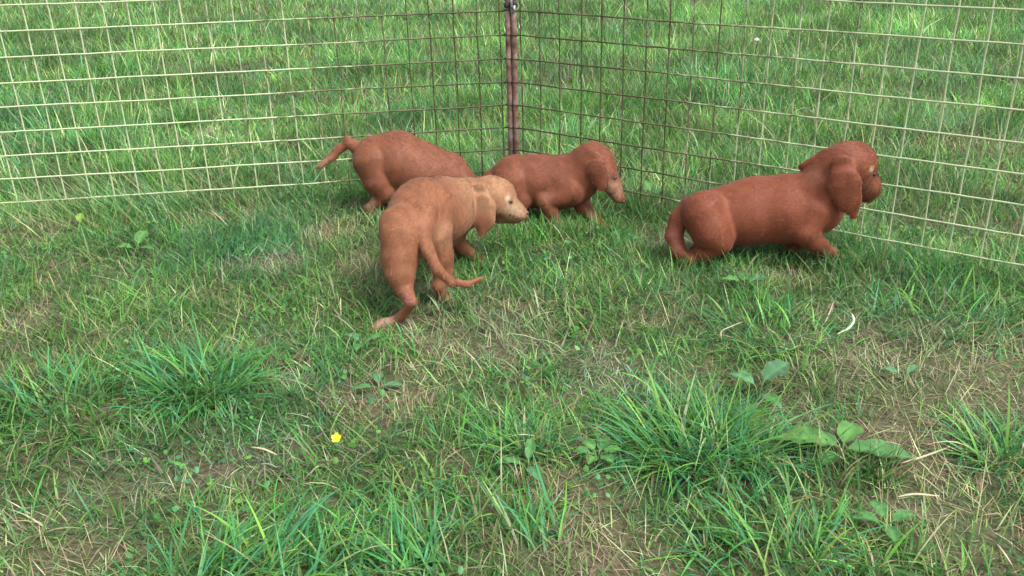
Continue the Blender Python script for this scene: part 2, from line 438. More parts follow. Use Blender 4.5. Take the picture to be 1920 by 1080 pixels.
# near (left) hind leg
CH(B, [(756, 440, 2.14, 42), (750, 482, 2.11, 34), (751, 512, 2.09, 26.5), (757, 538, 2.075, 18)], .014)
CH(B, [(756, 534, 2.075, 16), (773, 566, 2.04, 9.5), (757, 588, 2.055, 8.5), (742, 601, 2.065, 10)], .006)
CH(B, [(744, 512, 2.085, 19), (750, 545, 2.078, 9), (768, 568, 2.045, 8)], .008)
CH(B, [(740, 603, 2.065, 11), (717, 606, 2.07, 9.5)], .005)
toes(B, 714, 607, 2.065, 8, -1)
# far (right) hind leg
CH(B, [(812, 442, 2.20, 38), (824, 480, 2.20, 26), (831, 508, 2.20, 18), (822, 534, 2.185, 11), (830, 556, 2.20, 11)], .010)
toes(B, 832, 558, 2.20, 8, 1)
# tail
CH(B, [(790, 432, 2.13, 16), (802, 468, 2.095, 12), (820, 504, 2.07, 9.5), (845, 527, 2.07, 8), (874, 533, 2.08, 6), (904, 521, 2.10, 3.8)], .007)
# forelegs
CH(B, [(862, 408, 2.41, 28), (852, 444, 2.42, 17), (868, 464, 2.44, 11.5), (897, 484, 2.47, 9)], .009)
CH(B, [(850, 405, 2.48, 28), (846, 440, 2.50, 15), (862, 462, 2.51, 11)], .012)
toes(B, 899, 486, 2.46, 8, 1)
pn = at(986, 399, 2.422)
CH(B, [(742, 418, 2.15, 30), (750, 440, 2.13, 34)], .02)
CH(B, [(798, 352, 2.24, 12), (796, 400, 2.165, 15), (792, 430, 2.13, 15)], .02)
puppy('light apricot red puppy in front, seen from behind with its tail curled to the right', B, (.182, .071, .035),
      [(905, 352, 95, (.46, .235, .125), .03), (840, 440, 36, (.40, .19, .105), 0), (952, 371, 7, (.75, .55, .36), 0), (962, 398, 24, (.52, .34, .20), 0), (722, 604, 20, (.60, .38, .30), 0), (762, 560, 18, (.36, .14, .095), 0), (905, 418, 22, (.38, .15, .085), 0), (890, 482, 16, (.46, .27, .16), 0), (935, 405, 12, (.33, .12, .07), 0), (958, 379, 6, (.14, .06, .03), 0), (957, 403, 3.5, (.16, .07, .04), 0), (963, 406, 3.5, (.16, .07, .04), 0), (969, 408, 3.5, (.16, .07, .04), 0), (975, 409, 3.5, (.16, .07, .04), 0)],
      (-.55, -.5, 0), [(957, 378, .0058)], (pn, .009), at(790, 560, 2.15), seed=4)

# back left puppy, head lowered behind the front one
Y = 2.96; B = Body()
CH(B, [(706, 298, Y, 44), (745, 302, Y, 53), (795, 326, Y, 54), (838, 335, Y - .02, 44)], .03)
CH(B, [(838, 328, Y - .02, 40), (866, 350, Y - .04, 30), (882, 378, Y - .06, 30), (902, 400, Y - .07, 20)], .02)
CH(B, [(846, 300, Y - .03, 12), (862, 306, Y - .03, 9)], .02)
FL(B, (868, 340, Y - .08, 14), (872, 385, Y - .10, 18), (.2, 1, 0), 3.2, .008)
CH(B, [(700, 305, Y - .04, 38), (708, 340, Y - .065, 26), (724, 360, Y - .07, 18), (706, 380, Y - .07, 11), (693, 390, Y - .07, 9), (712, 404, Y - .08, 9)], .008)
CH(B, [(705, 310, Y + .05, 36), (722, 345, Y + .05, 22), (742, 370, Y + .05, 12), (735, 392, Y + .05, 9)], .014)
CH(B, [(668, 276, Y, 13), (654, 268, Y, 9), (638, 278, Y, 8), (622, 295, Y - .01, 7.5), (600, 312, Y - .02, 5)], .008)
CH(B, [(654, 268, Y, 8), (650, 257, Y, 4)], .006)
CH(B, [(830, 350, Y - .06, 28), (815, 385, Y - .07, 16), (820, 405, Y - .07, 11)], .014)
CH(B, [(830, 350, Y + .05, 28), (850, 385, Y + .05, 16), (855, 402, Y + .05, 11)], .014)
puppy('red puppy at the back left, tail stretched out and head lowered behind the front puppy', B, (.152, .053, .027),
      [(695, 380, 13, (.46, .25, .17), 0), (610, 305, 18, (.42, .2, .13), 0)], (-1, .1, 0), [], None, at(740, 395, Y), seed=6)

# back middle puppy beside the post
Y = 2.80; B = Body()
CH(B, [(966, 332, Y, 42), (1010, 340, Y, 46), (1055, 342, Y - .01, 46), (1080, 338, Y - .01, 40)], .03)
CH(B, [(1078, 334, Y - .01, 40), (1098, 316, Y - .02, 37), (1112, 304, Y - .03, 36)], .025)
CH(B, [(1110, 302, Y - .03, 35), (1120, 306, Y - .04, 33)], .012)
CH(B, [(1134, 322, Y - .05, 24), (1148, 346, Y - .065, 16), (1161, 370, Y - .075, 11)], .009)
CH(B, [(1134, 336, Y - .05, 15), (1152, 364, Y - .07, 9)], .008)
FL(B, (1112, 296, Y - .080, 13), (1119, 318, Y - .098, 19), (.25, 1, 0), 3.6, .007)
FL(B, (1119, 318, Y - .098, 19), (1130, 350, Y - .104, 9), (.25, 1, 0), 4.0, .004)
FL(B, (1078, 288, Y + .02, 7), (1048, 293, Y + .03, 6.5), (0, .3, 1), 2.2, .004)
CH(B, [(1068, 356, Y - .055, 30), (1022, 374, Y - .075, 17), (1034, 398, Y - .075, 12.5), (1041, 420, Y - .08, 10), (1050, 434, Y - .09, 9)], .008)
CH(B, [(1080, 356, Y + .02, 28), (1092, 384, Y - .0, 15), (1108, 404, Y - .03, 10.5), (1130, 424, Y - .06, 9)], .009)
CH(B, [(958, 345, Y - .04, 34), (975, 372, Y - .05, 22), (960, 392, Y - .05, 12), (978, 418, Y - .05, 10)], .014)
CH(B, [(958, 345, Y + .05, 34), (985, 368, Y + .05, 20), (975, 388, Y + .05, 11), (990, 406, Y + .05, 10)], .014)
CH(B, [(935, 322, Y, 14), (918, 332, Y, 10), (905, 345, Y, 7)], .01)
toes(B, 1050, 436, Y - .09, 7, 1); toes(B, 1132, 426, Y - .06, 7, 1)
pn = at(1167, 378, Y - .08)
CH(B, [(1070, 318, Y - .03, 18), (1066, 345, Y - .05, 22)], .018)
puppy('red puppy beside the rusty post, stepping right with its head down and front paws apart', B, (.148, .047, .0235),
      [(1154, 355, 22, (.46, .24, .15), 0), (1110, 404, 16, (.34, .14, .085), 0), (1026, 374, 18, (.33, .125, .07), 0), (1138, 318, 14, (.40, .15, .09), 0), (1152, 334, 8, (.14, .05, .03), 0), (1150, 372, 4, (.16, .06, .03), 0), (1146, 364, 4, (.16, .06, .03), 0)], (-1, .1, 0), [(1152, 334, .0058)], (pn, .009), at(1040, 430, Y), seed=8)

# ------------------------------------------------------------------ fence panels
def wire_obj(P0, P1, rad, rust, parent, wob=.0012, n=None, seed=0):
    r = np.random.default_rng(seed); L = np.linalg.norm(P1 - P0); n = n or max(8, int(L / .04))
    t = np.linspace(0, 1, n)[:, None]; pts = P0 + (P1 - P0) * t
    w = np.cumsum(r.normal(0, 1, (n, 3)), 0); w -= w[:1] + (w[-1:] - w[:1]) * t
    pts = pts + w * wob * .35 + r.normal(0, wob * .2, (n, 3))
    V, F = tube(pts, rad, 6)
    d = np.linalg.norm(V[:, :2] - POST, axis=1)
    rr = rust(V, d); col = np.stack([rr, rr, rr], 1)
    return mesh_np('wire', local(parent, V), F, M_WIRE, parent, col)

NROW_TOP = -4                                    # rows are counted down from the one above the picture; row 8 is the lowest
def panel(d, nrm, length, label, near_rust, seed):
    root = thing('fence_panel', label, 'wire fence', (POST[0] + d[0] * .02, POST[1] + d[1] * .02, 0), 'wire mesh pen panels')
    z = lambda r: Z8 + (8 - r) * SP
    ex = lambda s, zz: np.array([POST[0] + d[0] * s, POST[1] + d[1] * s, zz])
    ztop = z(NROW_TOP)
    def rust(V, dist):
        return np.clip(.42 - (dist - near_rust * .4) / near_rust * .42, .0, .44) + (rng.random() - .5) * .07
    for r in range(NROW_TOP, 9):
        wire_obj(ex(.0, z(r)), ex(length, z(r)), .0027, rust, root, seed=seed + r + 50)
    nrm3 = np.array([nrm[0], nrm[1], 0]) * .004
    k = 0; s = SP * .45
    while s < length:
        wire_obj(ex(s, -.02) + nrm3 + np.array([*(d * rng.normal(0, .002)), 0]), ex(s, ztop) + nrm3, .0025,
                 lambda V, dist: np.clip(.44 - (dist - near_rust * .3) / near_rust * .34, .0, .42) + (rng.random() - .5) * .12, root, wob=.002, n=22, seed=seed + 200 + k)
        s += SP; k += 1
    # end upright, a rusty tube, and the wire ends looped round it
    c = ex(.0115, 0); V, F = tube([ex(.0115, -.05), ex(.0115, .3), ex(.0115, .6), ex(.0115, ztop + .03)], .0098, 14)
    V = V + np.array([0, -.012 if seed == 1 else -.010, 0])
    mesh_np('upright', local(root, V), F, M_RUST, root)
    if seed == 1:
        e0 = np.array([POST[0], POST[1] - .016, 0])
        V, F = tube([e0 + [0, 0, -.03], e0 + [.0015, 0, .2], e0 + [-.001, 0, .45], e0 + [.001, 0, .7], e0 + [0, 0, ztop]], .0030, 8)
        mesh_np('gap_shade', local(root, V), F, M_WIRE, root, np.full((len(V), 3), .6))  # dark tube added to stand for the shaded gap between the uprights
    for r in range(NROW_TOP, 9):
        a = np.linspace(-.3, 2 * np.pi + .5, 15); cc = c + np.array([0, -.011, 0])
        pts = np.stack([cc[0] + .0118 * np.cos(a), cc[1] + .0118 * np.sin(a), z(r) + .004 * np.sin(a * .7) + a * .0009], 1)
        V, F = tube(pts, .0020, 6); mesh_np('wire_loop', local(root, V), F, M_WIRE, root, np.full((len(V), 3), .45))
    return root
panel(DL, NL, 2.35, 'pale wire mesh fence panel left of the rusty post', .75, 1)
panel(DR, NR, 2.6, 'wire mesh fence panel right of the rusty post, receding towards the camera', .95, 2)

def box(c, s, bev=.15):
    """bevelled box as an 8-sided prism stack"""
    c = np.asarray(c); hx, hy, hz = s; b = min(s) * bev
    ring = lambda k, zz: [(-hx + b * k, -hy, zz), (hx - b * k, -hy, zz), (hx, -hy + b * k, zz), (hx, hy - b * k, zz), (hx - b * k, hy, zz), (-hx + b * k, hy, zz), (-hx, hy - b * k, zz), (-hx, -hy + b * k, zz)]
    zs = [-hz, -hz + b, hz - b, hz]; V = []
    for i, zz in enumerate(zs):
        f = (1 - b / hx if i in (0, 3) else 1)
        V += [(x * f, y * f, z_) for x, y, z_ in ring(1, zz)]
    V = np.array(V) + c; k = np.arange(8); k2 = (k + 1) % 8
    Q = np.concatenate([np.stack([i * 8 + k, i * 8 + k2, (i + 1) * 8 + k2, (i + 1) * 8 + k], 1) for i in range(3)])
    T = np.array([[0, i + 1, i] for i in range(1, 7)] + [[24, 24 + i, 25 + i] for i in range(1, 7)])
    return V, [Q, T]
pc = at(957, 9, POST[1] - .012)
t = thing('panel_clip', 'black clip with a grey steel pin joining the fence panels at the post', 'clip', tuple(pc))
V, F = join([box(pc + np.array([-.012, -.012, .001]), (.011, .008, .008)), box(pc + np.array([.013, -.012, .004]), (.008, .008, .011))])
mesh_np('jaw', local(t, V), F, M_CLIP, t, smooth=False)
V, F = tube([pc + np.array([.003, -.024, -.022]), pc + np.array([.003, -.024, .02]), pc + np.array([.002, -.024, .11])], .0042, 10)
mesh_np('pin', local(t, V), F, M_ROD, t)
V, F = tube([pc + np.array([.012, -.022, -.022]), pc + np.array([.012, -.022, .0])], .0048, 10)
mesh_np('pin', local(t, V), F, M_ROD, t)

# ------------------------------------------------------------------ grass
def under_dog(x, y, z, top):
    """free height over a root before a puppy is met"""
    free = np.full(len(x), 9.)
    for bv, lo, hi in BVHS:
        idx = np.nonzero((x > lo[0]) & (x < hi[0]) & (y > lo[1]) & (y < hi[1]))[0]
        for i in idx:
            h = bv.ray_cast(Vector((x[i], y[i], -.2)), Vector((0, 0, 1)))
            if h[0] is not None: free[i] = min(free[i], h[0].z - z[i])
    return free

def blades(root, az, L, W, lean, curve, col, seg, twist=None):
    n = len(root); ds = 1. / seg
    dirv = np.stack([np.cos(az), np.sin(az), np.zeros(n)], 1)
    tw = az + np.pi / 2 + (rng.normal(0, .6, n) if twist is None else twist)
    side = np.stack([np.cos(tw), np.sin(tw), np.zeros(n)], 1)
    p = root.copy(); V = np.empty((n, 2 * seg + 1, 3))
    for i in range(seg + 1):
        tt = i * ds; w = (W * (1 - tt) ** .6 * (.8 + .6 * min(tt * 2, 1) * (1 - tt)))[:, None] * .5
        if i < seg: V[:, 2 * i] = p - side * w; V[:, 2 * i + 1] = p + side * w
        else: V[:, 2 * seg] = p
        ph = lean + curve * (tt + ds / 2)
        p = p + (L * ds)[:, None] * (np.sin(ph)[:, None] * dirv + np.cos(ph)[:, None] * np.array([0, 0, 1.]))
    V[..., 2] = np.maximum(V[..., 2], root[:, None, 2] + .001)
    C = np.repeat(col[:, None], 2 * seg + 1, 1)
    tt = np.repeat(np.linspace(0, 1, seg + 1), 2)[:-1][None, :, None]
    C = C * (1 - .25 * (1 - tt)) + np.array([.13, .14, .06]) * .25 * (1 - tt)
    base = np.arange(n)[:, None] * (2 * seg + 1)
    Q = np.concatenate([base + np.array([[2 * i, 2 * i + 1, 2 * i + 3, 2 * i + 2]]) for i in range(seg - 1)]) if seg > 1 else np.zeros((0, 4), int)
    T = base + np.array([[2 * seg - 2, 2 * seg - 1, 2 * seg]])
    return V.reshape(-1, 3), [Q, T], C.reshape(-1, 3)

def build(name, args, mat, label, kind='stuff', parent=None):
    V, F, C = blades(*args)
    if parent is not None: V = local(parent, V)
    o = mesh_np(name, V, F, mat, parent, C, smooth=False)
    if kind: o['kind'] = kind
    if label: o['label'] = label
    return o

PAL = np.array([[.062, .220, .040], [.036, .165, .036], [.115, .280, .045], [.042, .205, .085], [.16, .26, .070], [.33, .35, .19], [.235, .17, .12]])
def pick(w):                                    # w (n,7) weights
    c = np.cumsum(w, 1); c /= c[:, -1:]
    i = (rng.random(len(w))[:, None] > c).sum(1)
    return PAL[np.minimum(i, 6)] * np.exp(rng.normal(-.02, .27, (len(w), 1))) * (1 + rng.normal(0, .08, (len(w), 3)))

# worn patches, placed on the ground: x, y of the photo feature, half sizes in metres, strength
WORN = [(40, 610, .05, .09, .9), (505, 500, .07, .05, .9), (690, 510, .07, .07, .8), (820, 612, .08, .06, 1.), (352, 640, .03, .03, .8),
        (540, 705, .05, .04, .8), (725, 745, .10, .06, 1.), (780, 690, .06, .04, .7), (900, 655, .10, .06, .8), (1110, 680, .08, .05, .8), (1130, 735, .05, .03, .9),
        (1060, 965, .07, .09, 1.), (1000, 1040, .05, .06, .9), (1870, 730, .16, .12, 1.), (1730, 690, .2, .14, .85), (1740, 850, .14, .10, .9),
        (1780, 960, .14, .08, .7), (400, 870, .16, .05, .8), (250, 900, .12, .05, .7), (160, 1045, .07, .04, 1.), (480, 850, .05, .04, .8),
        (860, 420, .06, .06, .6), (1100, 1040, .10, .05, .5), (1600, 660, .1, .08, .6), (1560, 610, .07, .05, .7), (860, 880, .05, .03, .5),
        (1240, 610, .07, .05, .5), (950, 590, .12, .08, .5), (1740, 215, .20, .16, .9), (1840, 270, .2, .15, .7), (1850, 430, .08, .07, .8), (1270, 450, .08, .1, .5),
        (60, 440, .12, .09, .55), (430, 400, .12, .08, .5), (640, 440, .12, .08, .5), (820, 540, .05, .04, .7), (1480, 530, .09, .05, .5)]
WG = [(on_ground(a, b), sx, sy, s) for a, b, sx, sy, s in WORN]
def worn(x, y):
    w = np.zeros_like(x)
    for P, sx, sy, s in WG:
        w = np.maximum(w, s * np.exp(-(((x - P[0]) / (sx * 1.2)) ** 2 + ((y - P[1]) / (sy * 1.5)) ** 2)))
    n = vnoise(x, y, .09, 31) * .6 + vnoise(x, y, .035, 32) * .4
    m = np.clip(vnoise(x, y, .28, 33) * 1.6 + vnoise(x, y, .11, 34) * .8 - 1.45, 0, .8)
    return np.clip(np.maximum(w * (2.4 * n + .35), m * .9), 0, 1)

def scatter(n, y0, y1, dens=None, half=.66, margin=.35):
    """uniform over a wedge in front of the camera"""
    y = np.sqrt(rng.uniform(y0 ** 2, y1 ** 2, int(n * 1.0)))
    hw = y * half + margin
    hw1 = y1 * half + margin
    x = rng.uniform(-1, 1, len(y)) * hw
    return x, y

def make_grass(name, label, x, y, Lf, Wf, wfun, seg, lean=(.1, .5), curve=(.2, 1.1), az=None, mat=M_GRASS):
    z = height(x, y); n = len(x); root = np.stack([x, y, z - .003], 1)
    L = Lf(x, y) * rng.uniform(.5, 1.3, n)
    free = under_dog(x, y, z, L); L = np.minimum(L, np.maximum(free * .8, .008))
    keep = free > .012
    az = rng.uniform(0, 2 * np.pi, n) if az is None else az(x, y)
    col = pick(wfun(x, y))
    out_ = (beyond(x, y) > 0) * 1.
    g = .72 + .56 * vnoise(x, y, .13, 101) * (.6 + .8 * vnoise(x, y, .4, 102)); g = g * (1 + out_ * (1.1 * vnoise(x, y, .22, 104) * (.4 + vnoise(x, y, .6, 105)) - .42)); bl = np.clip(vnoise(x, y, .25, 103) * 2 - 1.1, 0, .8)
    col = col * g[:, None] * (1 + bl[:, None] * np.array([-.3, -.03, .25]))
    a = (root[keep], az[keep], L[keep], (Wf(x, y) * rng.uniform(.6, 1.4, n))[keep], rng.uniform(*lean, n)[keep], rng.uniform(*curve, n)[keep], col[keep], seg)
    return build(name, a, mat, label)

def w_lawn(x, y):
    w = worn(x, y); a = vnoise(x, y, .22, 41); b = vnoise(x, y, .5, 42); c = vnoise(x, y, .1, 43)
    g = 1 - w * .75
    return np.stack([g * 1.2, g * .9 * (.4 + a), g * .7 * (.2 + c), g * 1.0 * np.clip(a * 2 - .5, .1, 2), .35 + .5 * b, .13 + .9 * w + .3 * c * b, .04 + .9 * w], 1)

# short turf inside the pen
n = 150000; x, y = scatter(n, .9, 3.9)
b = beyond(x, y); w = worn(x, y); keep = (b < .03) & (rng.random(len(x)) > w * .62 + .22 * (w > .6))
x, y = x[keep], y[keep]
make_grass('lawn_grass', 'short green turf inside the pen', x, y,
           lambda x, y: (.030 + .034 * vnoise(x, y, .16, 51) + .05 * np.clip(vnoise(x, y, .3, 52) - .45, 0, 1)) * (1 - .45 * worn(x, y)) * (1 + .55 * np.clip(1 + beyond(x, y) / .6, 0, 1)),
           lambda x, y: .0029 + 0 * x, w_lawn, 3, curve=(.2, 1.4), lean=(.1, 1.0))
# longer coarser blades through it
n = 24000; x, y = scatter(n, .9, 3.9); keep = (beyond(x, y) < .03) & (vnoise(x, y, .2, 61) + rng.normal(0, .12, len(x)) > .5) & (worn(x, y) < .5); x, y = x[keep], y[keep]
make_grass('coarse_grass', 'longer coarse blades growing through the turf', x, y, lambda x, y: .065 + .05 * vnoise(x, y, .3, 62),
           lambda x, y: .0042 + 0 * x, w_lawn, 4, lean=(.2, .9), curve=(.4, 1.6))
# dead thatch lying flat
n = 170000; x, y = scatter(n, .9, 4.5); w = worn(x, y); keep = rng.random(len(x)) < .10 + .9 * w; x, y = x[keep], y[keep]
make_grass('dead_thatch', 'dead straw and thatch lying in the worn patches', x, y, lambda x, y: .045 + .02 * rng.random(len(x)), lambda x, y: .0021 + 0 * x,
           lambda x, y: np.tile(np.array([[.1, .1, .2, 0, .7, 1.0, 1.9]]), (len(x), 1)), 2, lean=(.5, 1.5), curve=(-.2, .6), mat=M_STRAW)

# meadow beyond the fence
def w_mead(x, y):
    w = worn(x, y); a = vnoise(x, y, .5, 71); b = vnoise(x, y, 1.1, 72)
    return np.stack([1.2 + 0 * x, .7 + .5 * a, 1.2 * (.3 + b), .5 + 1. * np.clip(a * 2 - .8, 0, 2), .7 + .6 * b, .42 + .9 * w, .10 + .9 * w], 1)
for (n, y0, y1, wd, ln, seg) in ((95000, 2.0, 4.6, .0034, 1., 3), (90000, 4.2, 8.2, .005, 1.15, 2), (70000, 7.8, 15, .0075, 1.3, 2), (30000, 14.5, 30, .016, 1.5, 2)):
    x, y = scatter(n, y0, y1); b = beyond(x, y)
    keep = (b > -.03) & (rng.random(len(x)) > worn(x, y) * .5); x, y = x[keep], y[keep]
    make_grass('meadow_grass', 'longer uncut grass beyond the wire fence', x, y,
               lambda x, y: ln * (.04 + .12 * (.3 + .9 * vnoise(x, y, .16, 75)) * vnoise(x, y, .35, 73) * (.5 + vnoise(x, y, 1.0, 74))), lambda x, y: wd + 0 * x, w_mead, seg, lean=(.0, .8), curve=(.1, 1.4))
# the same turf and meadow carried on to the sides of the view and under the camera
n = 130000; x = rng.uniform(-3.6, 3.6, n); y = rng.uniform(-.3, 4.2, n); b = beyond(x, y)
keep = (b < .03) & ((np.abs(x) > y * .66 + .33) | (y < .92)); x, y = x[keep], y[keep]
make_grass('lawn_grass', 'short green turf inside the pen, at its sides', x, y, lambda x, y: .045 + .035 * vnoise(x, y, .16, 51), lambda x, y: .0045 + 0 * x, w_lawn, 2, curve=(.2, 1.4), lean=(.1, 1.0))
n = 110000; x = rng.uniform(-9, 9, n); y = rng.uniform(.6, 9, n); b = beyond(x, y)
keep = (b > -.03) & (np.abs(x) > y * .66 + .33); x, y = x[keep], y[keep]
make_grass('meadow_grass', 'longer uncut grass at the sides of the meadow', x, y, lambda x, y: .08 + .09 * vnoise(x, y, .35, 73), lambda x, y: .0075 + 0 * x, w_mead, 2, lean=(.0, .7), curve=(.1, 1.2))
# coarse, bent blades through the meadow
n = 52000; x, y = scatter(n, 2.3, 10); keep = (beyond(x, y) > -.02) & (vnoise(x, y, .28, 76) + rng.normal(0, .15, len(x)) > .45); x, y = x[keep], y[keep]
make_grass('meadow_blades', 'broad pale green blades bent over in the meadow', x, y, lambda x, y: .10 + .07 * vnoise(x, y, .4, 77), lambda x, y: .0040 + .0005 * y,
           lambda x, y: np.tile(np.array([[.8, .3, 1.6, .8, 1.3, .5, .05]]), (len(x), 1)), 4, lean=(.1, 1.1), curve=(.2, 1.5))
# pale seed stalks
n = 15000; x, y = scatter(n, 2.6, 11); keep = (beyond(x, y) > .0) & (vnoise(x, y, .6, 81) > .32); x, y = x[keep], y[keep]
make_grass('seed_stalks', 'pale upright seed stalks in the meadow', x, y, lambda x, y: .12 + .10 * vnoise(x, y, .7, 82), lambda x, y: .0020 + .0004 * y,
           lambda x, y: np.tile(np.array([[.3, 0, .8, 0, 1.6, 1.1, .1]]), (len(x), 1)), 4, lean=(0, .75), curve=(-.1, .7), mat=M_STRAW)
# taller blades in front of the puppies' feet
FT = [on_ground(a, b) for a, b in ((1290, 512), (1350, 512), (1420, 505), (1490, 505), (1540, 512), (1590, 508), (1010, 440), (1060, 448), (1120, 440), (1150, 440), (850, 580), (915, 502), (950, 470), (980, 455), (700, 425), (1535, 895), (1600, 910), (1645, 895), (1500, 850))]
n = 1350; q = np.array(FT)[rng.integers(0, len(FT), n)]; x = q[:, 0] + rng.normal(0, .035, n); y = q[:, 1] + rng.normal(0, .022, n)
make_grass('foot_grass', 'taller blades standing in front of the feet of the puppies and through the dock', x, y, lambda x, y: .075 + 0 * x, lambda x, y: .0034 + 0 * x, w_lawn, 4, lean=(.0, .6), curve=(.1, 1.1))
# sparse pale stalks inside the pen, leaning
n = 2600; x, y = scatter(n, 1.0, 3.2); keep = beyond(x, y) < .05; x, y = x[keep], y[keep]
make_grass('dry_stalks', 'dry pale stalks leaning over the turf', x, y, lambda x, y: .06 + .05 * vnoise(x, y, .7, 83), lambda x, y: .0019 + 0 * x,
           lambda x, y: np.tile(np.array([[.2, 0, .4, 0, .8, 1.5, .3]]), (len(x), 1)), 4, lean=(.3, 1.25), curve=(-.2, .7), mat=M_STRAW)
# slanting stalks at the left panel
P = on_ground(220, 400); n = 420; x = P[0] + rng.normal(0, .30, n); y = P[1] + rng.normal(0, .13, n)
make_grass('slanting_stalks', 'long straw stalks slanting down to the left panel', x, y, lambda x, y: .2 + 0 * x, lambda x, y: .0020 + 0 * x,
           lambda x, y: np.tile(np.array([[.5, 0, .5, .2, .9, 1.0, .1]]), (len(x), 1)), 4, lean=(.6, 1.1), curve=(-.1, .3), az=lambda x, y: np.pi * .93 + rng.normal(0, .35, len(x)), mat=M_STRAW)

# ------------------------------------------------------------------ grass tussocks
def tussock(px, py, n, L, spread, colw, label, W=.0050, lean=(.45, 1.3), curve=(.2, 1.5), flat=1.0, az0=None, azs=9.):
    P = on_ground(px, py)
    t = thing('grass_tussock', label, 'grass tussock', (P[0], P[1], 0), 'coarse grass tussocks')
    r = np.sqrt(rng.random(n)) * spread; a = rng.uniform(0, 2 * np.pi, n)
    x = P[0] + r * np.cos(a) * flat; y = P[1] + r * np.sin(a)
    z = height(x, y)
    az = a + rng.normal(0, 1.0, n) if az0 is None else az0 + rng.normal(0, azs, n)
    n = int(n * .62); x, y, z, az, a, r = (q[:n] for q in (x, y, z, az, a, r)); L = L * .98
    le = rng.uniform(*lean, n) * (.35 + .65 * r / spread) + .05
    col = pick(np.tile(np.array([colw], float), (n, 1))) * 1.18
    build('blades', (np.stack([x, y, z - .002], 1), az, L * rng.uniform(.45, 1.15, n), W * rng.uniform(.5, 1.3, n), le, rng.uniform(*curve, n), col, 6), M_GRASS, None, 'stuff', t)
    return t
BG = [1, .5, .8, 1.8, .25, .12, .03]
tussock(1310, 850, 900, .17, .10, BG, 'largest blue green grass tussock, lying just left of the big dock leaves', flat=1.3)
tussock(385, 730, 620, .17, .09, [1.3, 1.2, .3, 1.6, .1, .05, 0], 'dark green grass tussock in the left half, below the small bare spot')
tussock(985, 850, 330, .11, .055, BG, 'small grass tussock left of the largest one, in the middle foreground', flat=1.4)
tussock(480, 1075, 520, .15, .10, BG, 'grass tussock cut by the bottom edge, below the yellow flower', flat=1.5, az0=.5, azs=.9)
tussock(770, 1060, 200, .14, .06, BG, 'sparse grass tussock at the bottom edge left of the middle', az0=2.2, azs=.8)
tussock(110, 770, 420, .15, .13, [1, .8, .5, 1.8, .2, .1, 0], 'loose spreading grass tussock at the left edge below the reddish bare patch', flat=1.3)
tussock(1790, 610, 420, .14, .16, [1, .9, .4, 1.8, .2, .15, 0], 'wide grass tussock at the right edge, below the fence and above the straw', flat=1.7)
tussock(1880, 860, 260, .14, .07, BG, 'grass tussock at the right edge among the straw')
tussock(1450, 640, 380, .10, .12, [1.2, .6, .9, 1.2, .2, .08, 0], 'bright grass tussock between the largest tussock and the crouching puppy', flat=1.3)
tussock(215, 140, 300, .20, .10, [1.3, 1.4, .4, .6, .2, .1, 0], 'dark tall tussock behind the left panel', W=.006)
tussock(700, 135, 360, .22, .14, [1.3, 1.4, .4, .6, .2, .1, 0], 'dark tall tussock behind the left panel, towards the post', W=.006)
tussock(350, 235, 260, .16, .09, [1.3, 1.2, .4, .6, .2, .1, 0], 'green tussock just behind the middle of the left panel', W=.005)
tussock(1010, 1010, 130, .13, .05, BG, 'thin grass tussock at the bottom middle beside the bare patch', az0=1.9, azs=.9)
tussock(1480, 1040, 260, .12, .10, [1.2, .6, 1.2, 1, .2, .1, 0], 'fresh green grass tussock at the bottom right', flat=1.5)

# ------------------------------------------------------------------ broad leaved weeds
def leaf_mesh(base, az, L, W, tilt, droop, col, shape=1., n=9):
    base = np.asarray(base, float); d = np.array([math.cos(az), math.sin(az), 0]); s = np.array([-d[1], d[0], 0])
    t = np.linspace(0, 1, n); prof = np.sin(np.pi * np.clip(t, 0, 1) ** (.75 * shape)) ** .8 * W * .5; prof[0] = W * .06; prof[-1] = W * .02
    ph = tilt - droop * t; c = np.zeros((n, 3)); c[0] = base
    for i in range(1, n): c[i] = c[i - 1] + L / (n - 1) * (math.cos(ph[i]) * d + math.sin(ph[i]) * np.array([0, 0, 1.]))
    V = []; C = []
    for i in range(n):
        wav = .12 * W * math.sin(i * 2.3)
        for j, f in enumerate((-1, -.5, 0, .5, 1)):
            V.append(c[i] + s * prof[i] * f * (1 + .13 * math.sin(i * 5.1 + j * 2)) + np.array([0, 0, 1]) * (prof[i] * abs(f) * .28 + wav * abs(f) * .5 * (1 if f > 0 else -1)))
            C.append(np.array(col) * (1.3 if j == 2 else rng.uniform(.7, 1.15)) * (.85 + .3 * rng.random()))
    Q = np.array([[i * 5 + j, i * 5 + j + 1, (i + 1) * 5 + j + 1, (i + 1) * 5 + j] for i in range(n - 1) for j in range(4)])
    return np.array(V), Q, np.array(C)

def weed(px, py, label, leaves, cat='weed', name='leafy_weed'):
    P = on_ground(px, py); z0 = float(height(np.array([P[0]]), np.array([P[1]]))[0])
    t = thing(name, label, cat, (P[0], P[1], 0), 'broad leaved weeds in the turf')
    for (azd, L, W, tilt, droop, z, col) in leaves:
        a = math.radians(azd); st = np.array([P[0] + math.cos(a) * .012, P[1] + math.sin(a) * .012, z0 + z])
        V, Q, C = leaf_mesh(st, a, L, W, math.radians(tilt), math.radians(droop), col)
        mesh_np('leaf', local(t, V), Q, M_LEAF, t, C)
        Vs, Fs = tube(spline([[P[0], P[1], z0 - .005], (np.array([P[0], P[1], z0]) + st) / 2 + [0, 0, z * .3], st + np.array([math.cos(a), math.sin(a), .1]) * .003], 6), .0016, 6)
        mesh_np('stem', local(t, Vs), Fs, M_LEAF, t, np.tile([.12, .2, .07], (len(Vs), 1)))
    return t
LG = (.055, .165, .045); GG = (.065, .17, .075); LB = (.075, .20, .045)
